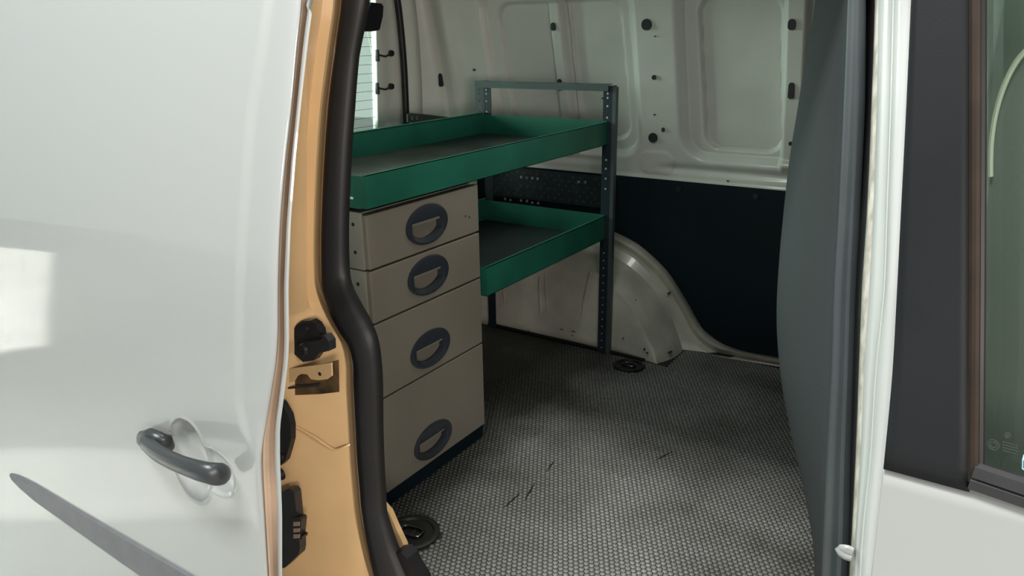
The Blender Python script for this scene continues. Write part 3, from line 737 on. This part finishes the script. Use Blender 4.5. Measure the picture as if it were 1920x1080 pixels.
for py in list(range(-80, 30, 6)) + list(range(30, 1190, 20)):
    a = fe_(py); b = a + f1_(py); c = b + f2_(py); z = onS(a, py, YE)[2]; y0 = YE(z)
    hem.append([onY(a-.5, py, y0+.003), onY(a+2.5, py, y0+.008), onY((a+b)/2, py, y0+.014), onY(b-2, py, y0+.020), onY(b+1, py, y0+.018)])
    lip.append([onY(b-.5, py, y0+.014), onY(b+.5, py, y0+.010), onY((b+c)/2, py, y0+.009), onY(c, py, y0+.011), onY(c, py, y0+.022)])
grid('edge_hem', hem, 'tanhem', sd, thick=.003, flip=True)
grid('edge_lip', lip, 'paint', sd, thick=.003, flip=True)
# bump for the lock striker in the edge, oval pressing
# inner side of the door
inn = [[(xed(float(np.clip(z, .15, 1.2)))-s, YD(float(z))+.05, z) for s in (.09, .6, 1.2, 1.9)] for z in np.linspace(-.5, 1.4, 20)]
grid('inner_panel', inn, 'paint', sd, thick=.004)
# handle
hpts = [(268, 822, .590), (276, 832, .574), (292, 846, .560), (315, 860, .551), (345, 873, .547), (375, 883, .549), (398, 888, .556), (414, 889, .570), (421, 888, .588)]
hp_, hr = densify([onY(*q) for q in hpts], 4, [.0135, .0150, .0152, .0148, .0150, .0165, .0170, .0165, .0135])
hb = MB().tube(hp_, hr, 16, ell=(.72, 1.0), up=(0, 0, 1)).build('handle', 'handle', sd, ang=80)
mp_ = [onY(px, py, y) for px, py, y in [(272, 815, .585), (283, 817, .582), (298, 822, .584), (312, 829, .592), (320, 838, .602)]]
MB().tube(mp_, [.008, .013, .012, .012, .008], 14, ell=(.8, 1), up=(0, 0, 1)).build('handle_mount', 'handle', hb, ang=80)
MB().tube([onY(264, 818, .586), onY(269, 826, .574), onY(277, 838, .569)], [.007, .0105, .006], 12, ell=(1, .8), up=(0, 0, 1)).build('lock_cap', mat('dark_grey_lock_cap', (.075, .08, .08, 1), .35), hb, ang=80)
# rub strip
zs0, zs1 = .094, .150
top_ = [onY(px, py, .592) for px, py in [(15, 889), (30, 893), (60, 908), (150, 962), (350, 1078)]]
bot_ = [onY(px, py, .592) for px, py in [(265, 1084), (65, 942), (35, 916), (20, 900)]]
ex_t = np.array([-.86, .592, top_[-1][2]]); ex_b = np.array([-.86, .592, bot_[0][2]-.002])
outl = top_ + [ex_t, ex_b] + bot_
o = MB().prism(outl, (0, .014, 0)).build('rub_strip', 'strip', sd, sm=False)
bv = o.modifiers.new('bevel', 'BEVEL'); bv.width = .004; bv.segments = 3

# ================================================================== SHELVING
sh_ = empty('shelving_unit', (-1.3, 1.65, 0), 'green two-tray steel shelving unit on dark perforated posts across the van', 'shelf')
def angle_post(x, y, z0, z1, sx, name='post', holes=True):
    """L section post: one flange faces the camera side (-y), the other faces the front (sx)"""
    t = .0025; w = .030
    pts = [(x, y), (x-sx*w*1.05, y), (x-sx*w*1.05, y+t), (x-sx*t, y+t), (x-sx*t, y+w), (x, y+w)]
    o = MB().prism([(a, b, z0) for a, b in pts], (0, 0, z1-z0)).build(name, 'post', sh_, sm=False)
    return o
pf_ = angle_post(-1.068, 2.182, .0, .897, 1)
MB().prism([(-1.068, 2.182, 0), (-1.056, 2.182, 0), (-1.056, 2.20, 0), (-1.068, 2.20, 0)], (0, 0, .893)).build('post_flange', 'postlt', pf_, sm=False)
pr_ = angle_post(-1.558, 2.182, .0, .902, -1)
mb = MB()
for k, z in enumerate([.873, .860, .835, .800, .668, .640, .608, .575] + [.36 - .026*k for k in range(14)]):
    mb.cyl((-1.084, 2.1818, z), (0, -1, 0), .0034 if z > .4 else .0022, .0008, 10)
mb.build('post_hole', 'spot', pf_, sm=False)['kind'] = 'stuff'
mb = MB()
for z in [.873, .860, .835, .800]: mb.cyl((-1.545, 2.1818, z), (0, -1, 0), .0032, .0008, 10)
mb.build('post_hole', 'spot', pr_, sm=False)['kind'] = 'stuff'
MB().box(-1.592, -1.562, 2.182, 2.1845, .78, .902).build('post_flange', 'postlt', pr_, sm=False)
mb = MB()
for z in [.873, .860, .835, .800]: mb.cyl((-1.575, 2.1818, z), (0, -1, 0), .0028, .0008, 10)
mb.build('post_hole', 'hole', pr_, sm=False)['kind'] = 'stuff'
MB().box(-1.575, -1.080, 2.176, 2.179, .880, .901).box(-1.575, -1.080, 2.179, 2.205, .899, .9015).build('top_bar', 'postlt', sh_, sm=False)
for y in (1.10, 1.50):   # posts at the hidden near end carry the trays
    angle_post(-1.562, y, 0, .72, -1)
def tray(z0, z1, y0, y1, name, deckm, zb=None):
    t = .002
    e = MB()
    e.box(-1.0835, -1.0815, y0, y1, z0, z1).box(-1.091, -1.0815, y0, y1, z1-.0015, z1).box(-1.10, -1.0815, y0, y1, z0, z0+.0015)
    o = e.build(name, 'green', sh_, sm=False)
    zt_ = zb or z1
    MB().box(-1.562, -1.560, y0, y1, z0, zt_+.012).box(-1.560, -1.552, y0, y1, zt_+.0105, zt_+.012).build('back_rim', 'green', o, sm=False)
    MB().box(-1.560, -1.0835, y1-.002, y1, z0, zt_+.004).build('end_rim', 'green', o, sm=False)
    MB().box(-1.560, -1.0835, y0, y0+.002, z0, zt_-.002).build('end_rim', 'green', o, sm=False)
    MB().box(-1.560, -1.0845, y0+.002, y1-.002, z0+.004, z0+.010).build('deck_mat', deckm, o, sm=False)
    return o
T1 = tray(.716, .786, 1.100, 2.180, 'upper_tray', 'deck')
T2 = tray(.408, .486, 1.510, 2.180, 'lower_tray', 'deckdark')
c = [onY(px, py, 1.0985) for px, py in [(650, 366), (654, 368), (662, 370), (661, 374), (652, 372), (646, 371)]]
MB().prism(c, (0, .001, 0)).build('scratch', 'white_mark', T1, sm=False)
# bracket tying the unit to the rear corner
q = [onX(px, py, -1.80) for px, py in [(762, 214), (768, 212), (795, 214), (860, 222), (860, 232), (795, 233), (763, 229)]]
bk_ = MB().prism(q, (.004, 0, 0)).build('wall_bracket', mat('bracket_grey_steel', (.05, .06, .055, 1), .4), sh_, sm=False)
for px in (771, 780):
    c = onX(px, 221, -1.795); MB().cyl(c, (1, 0, 0), .0065, .004, 12).build('bolt', 'steel', bk_)
    MB().cyl(c+np.array([.004, 0, 0]), (1, 0, 0), .0028, .001, 8).build('bolt_socket', 'hole', bk_)

# ================================================================== DRAWER CABINET
dc = empty('drawer_cabinet', (-1.32, 1.29, 0), 'taupe steel cabinet of four drawers with oval recessed pulls beneath the green tray', 'cabinet')
Y0, Y1 = 1.100, 1.492
MB().box(-1.55, -1.112, Y0+.004, Y1-.003, .042, .705).build('carcass', 'drawer_side', dc, sm=False)
MB().box(-1.55, -1.10, Y0-.01, Y1+.005, .0, .042).build('plinth', 'lining', dc, sm=False)
# side cheeks with holes, upper and lower module
for z0, z1 in [(.586, .708), (.045, .582)]:
    s1 = MB().box(-1.175, -1.100, Y0-.004, Y0+.002, z0, z1, .0008).build('side_cheek', 'drawer_side', dc)
    MB().box(-1.55, -1.178, Y0-.003, Y0+.002, z0, z1, .0008).build('side_panel', 'drawer_side', dc)
    hz = [.682, .622] if z0 > .5 else [.552, .492, .43, .37, .31, .25]
    for z in hz: MB().cyl((-1.122, Y0-.0042, z), (0, -1, 0), .0042, .0006, 10).build('cheek_hole', 'hole', s1)
zsplit = [(.586, .703, .6455, None), (.4655, .582, .5255, None), (.2855, .4615, .345, None), (.046, .2815, .103, None)]
for z0, z1, zc_, _ in zsplit:
    # drawer front with an oval opening for the pull
    cyh = 1.292 - (.645-zc_)*.035; a, b = .0715, .0445; n = 32
    x0 = -1.088
    bm = bmesh.new(); outerv = []; innerv = []
    ring = []
    for k in range(n):
        t = 2*math.pi*(k+.5)/n; ring.append((cyh + a*math.cos(t), zc_ + b*math.sin(t), t))
    def rectp(t):
        c_, s_ = math.cos(t)*a, math.sin(t)*b
        ky = ((Y1-cyh) if c_ > 0 else (cyh-Y0))/abs(c_) if abs(c_) > 1e-6 else 1e9
        kz = ((z1-zc_) if s_ > 0 else (zc_-z0))/abs(s_) if abs(s_) > 1e-6 else 1e9
        k_ = min(ky, kz); return cyh+c_*k_, zc_+s_*k_
    # outline of the front: ring samples plus corners
    corners = [(Y1, z1), (Y0, z1), (Y0, z0), (Y1, z0)]
    angs = [(r[2], rectp(r[2]), 'r') for r in ring]
    iv = [bm.verts.new((x0, r[0], r[1])) for r in ring]
    ov = [bm.verts.new((x0, *rectp(r[2]))) for r in ring]
    for k in range(n):
        k2 = (k+1) % n; p0 = ov[k].co; p1 = ov[k2].co
        corner = None
        if abs(p0.y-p1.y) > 1e-5 and abs(p0.z-p1.z) > 1e-5:
            cy_ = p0.y if abs(p0.y-Y0) < 1e-5 or abs(p0.y-Y1) < 1e-5 else p1.y
            cz_ = p0.z if abs(p0.z-z0) < 1e-5 or abs(p0.z-z1) < 1e-5 else p1.z
            corner = bm.verts.new((x0, cy_, cz_))
        bm.faces.new((iv[k], iv[k2], ov[k2], corner, ov[k]) if corner else (iv[k], iv[k2], ov[k2], ov[k]))
    r = bmesh.ops.extrude_face_region(bm, geom=bm.faces[:])
    for v in [g for g in r['geom'] if isinstance(g, bmesh.types.BMVert)]: v.co.x -= .020
    bmesh.ops.recalc_face_normals(bm, faces=bm.faces[:])
    me = bpy.data.meshes.new('drawer_front'); bm.to_mesh(me); bm.free()
    d = link('drawer', me, 'drawer', dc)
    bv = d.modifiers.new('bevel', 'BEVEL'); bv.width = .003; bv.segments = 2; bv.limit_method = 'ANGLE'
    # recessed pull: raised oval bezel with a D shaped window, taupe back seen through it
    bm = bmesh.new(); n = 40
    def dshape(t):           # window: flat top, rounded below
        cy_, cz_ = math.cos(t), math.sin(t)
        y = .052*math.copysign(min(1, abs(cy_)*1.25), cy_)
        z = .010 if cz_ > 0 else .010 + cz_*.043
        return y, z
    L0, L1, L2, L3, L4 = [], [], [], [], []
    for k in range(n):
        t = 2*math.pi*k/n; dy_, dz_ = dshape(t)
        L0.append(bm.verts.new((x0-.004, cyh+(a+.001)*math.cos(t), zc_+(b+.001)*math.sin(t))))
        L1.append(bm.verts.new((x0+.003, cyh+(a+.001)*math.cos(t), zc_+(b+.001)*math.sin(t))))
        L2.append(bm.verts.new((x0+.005, cyh+(a-.006)*math.cos(t), zc_+(b-.004)*math.sin(t))))
        zz_ = dz_ if dz_ < .0099 else .010
        L3.append(bm.verts.new((x0+.001, cyh+dy_, zc_+zz_)))
        L4.append(bm.verts.new((x0-.018, cyh+dy_, zc_+zz_)))
    for A_, B_ in ((L0, L1), (L1, L2), (L2, L3), (L3, L4)):
        for k in range(n): bm.faces.new((A_[k], A_[(k+1) % n], B_[(k+1) % n], B_[k]))
    bmesh.ops.remove_doubles(bm, verts=bm.verts[:], dist=.00005); bmesh.ops.recalc_face_normals(bm, faces=bm.faces[:])
    me = bpy.data.meshes.new('pull'); bm.to_mesh(me); bm.free()
    me.polygons.foreach_set('use_smooth', [True]*len(me.polygons))
    auto(link('pull', me, 'drawer_pull', d), 40)
    MB().box(x0-.019, x0-.016, cyh-.055, cyh+.055, zc_-.034, zc_+.012).build('pull_backing', 'drawer', d, sm=False)
    MB().box(x0-.006, x0-.003, cyh-.050, cyh+.050, zc_+.003, zc_+.010, .001).build('pull_lip', 'drawer_side', d, sm=False)
for px, py in [(873, 405), (880, 407)]:
    c = onX(px, py, -1.0875); MB().cyl(c, (1, 0, 0), .0025, .0006, 7).build('chip', 'chip', [o for o in dc.children if o.name == 'drawer'][0])

# ================================================================== LASHING RINGS
def lashing(x, y, r, label, rot):
    e = empty('lashing_ring', (x, y, 0), label, 'lashing ring', 'lashing rings in the load floor')
    rings = [(r, .0), (r, .004), (r*.93, .006), (r*.80, .005), (r*.74, -.004), (r*.1, -.006)]
    V = []; Fq = []; n = 36
    for R_, z in rings:
        for k in range(n): t = 2*math.pi*k/n; V.append((x+R_*math.cos(t), y+R_*math.sin(t), z+.001))
    for i in range(len(rings)-1):
        for k in range(n): Fq.append((i*n+k, i*n+(k+1) % n, (i+1)*n+(k+1) % n, (i+1)*n+k))
    Fq.append(tuple(range((len(rings)-1)*n, len(rings)*n))); Fq.append(tuple(range(n-1, -1, -1)))
    auto(mesh('cup', V, Fq, 'pad', e), 40)
    pts = []
    for k in range(25):
        t = 2*math.pi*k/24; u = r*.42*math.copysign(abs(math.cos(t))**.6, math.cos(t)); v = r*.24*math.copysign(abs(math.sin(t))**.6, math.sin(t))
        pts.append((x + u*math.cos(rot)-v*math.sin(rot), y + u*math.sin(rot)+v*math.cos(rot), .006))
    MB().tube(pts, .0032, 8, up=(0, 0, 1), cap=False).build('steel_loop', mat('dull_steel', (.16, .16, .16, 1), .22, metal=1), e, ang=80)
    MB().box(x-.006, x+.006, y-r*.3, y+r*.3, -.004, .003, .002).build('hinge_bar', 'plastic', e)
    MB().cyl((x-.4*r, y-.52*r, -.002), (0, 0, 1), .006, .003, 12).build('screw', 'plastic', e)
    return e
lashing(-.985, 1.063, .062, 'round black lashing ring cup in the floor beside the rear pillar seal', .15)
lashing(-.958, 2.135, .050, 'round black lashing ring cup in the floor by the far wheel arch', .1)
# cut the two cups' hollows out of the base board: sink the board there is hidden by the cups

# scuffs scored across the studs
for pa, pb in [((1040, 863), (1024, 885)), ((1003, 905), (983, 940)), ((975, 925), (945, 952)), ((1230, 862), (1262, 846))]:
    a = onZ(*pa, .0007); b = onZ(*pb, .0007); d = (b-a)/np.linalg.norm(b-a); w = np.array([-d[1], d[0], 0])*.0022
    MB().prism([a-w*.3, a+w*.3, (a+b)/2+w, b+w*.2, b-w*.2, (a+b)/2-w], (0, 0, .0003)).build('scuff', 'pad', fl, sm=False)
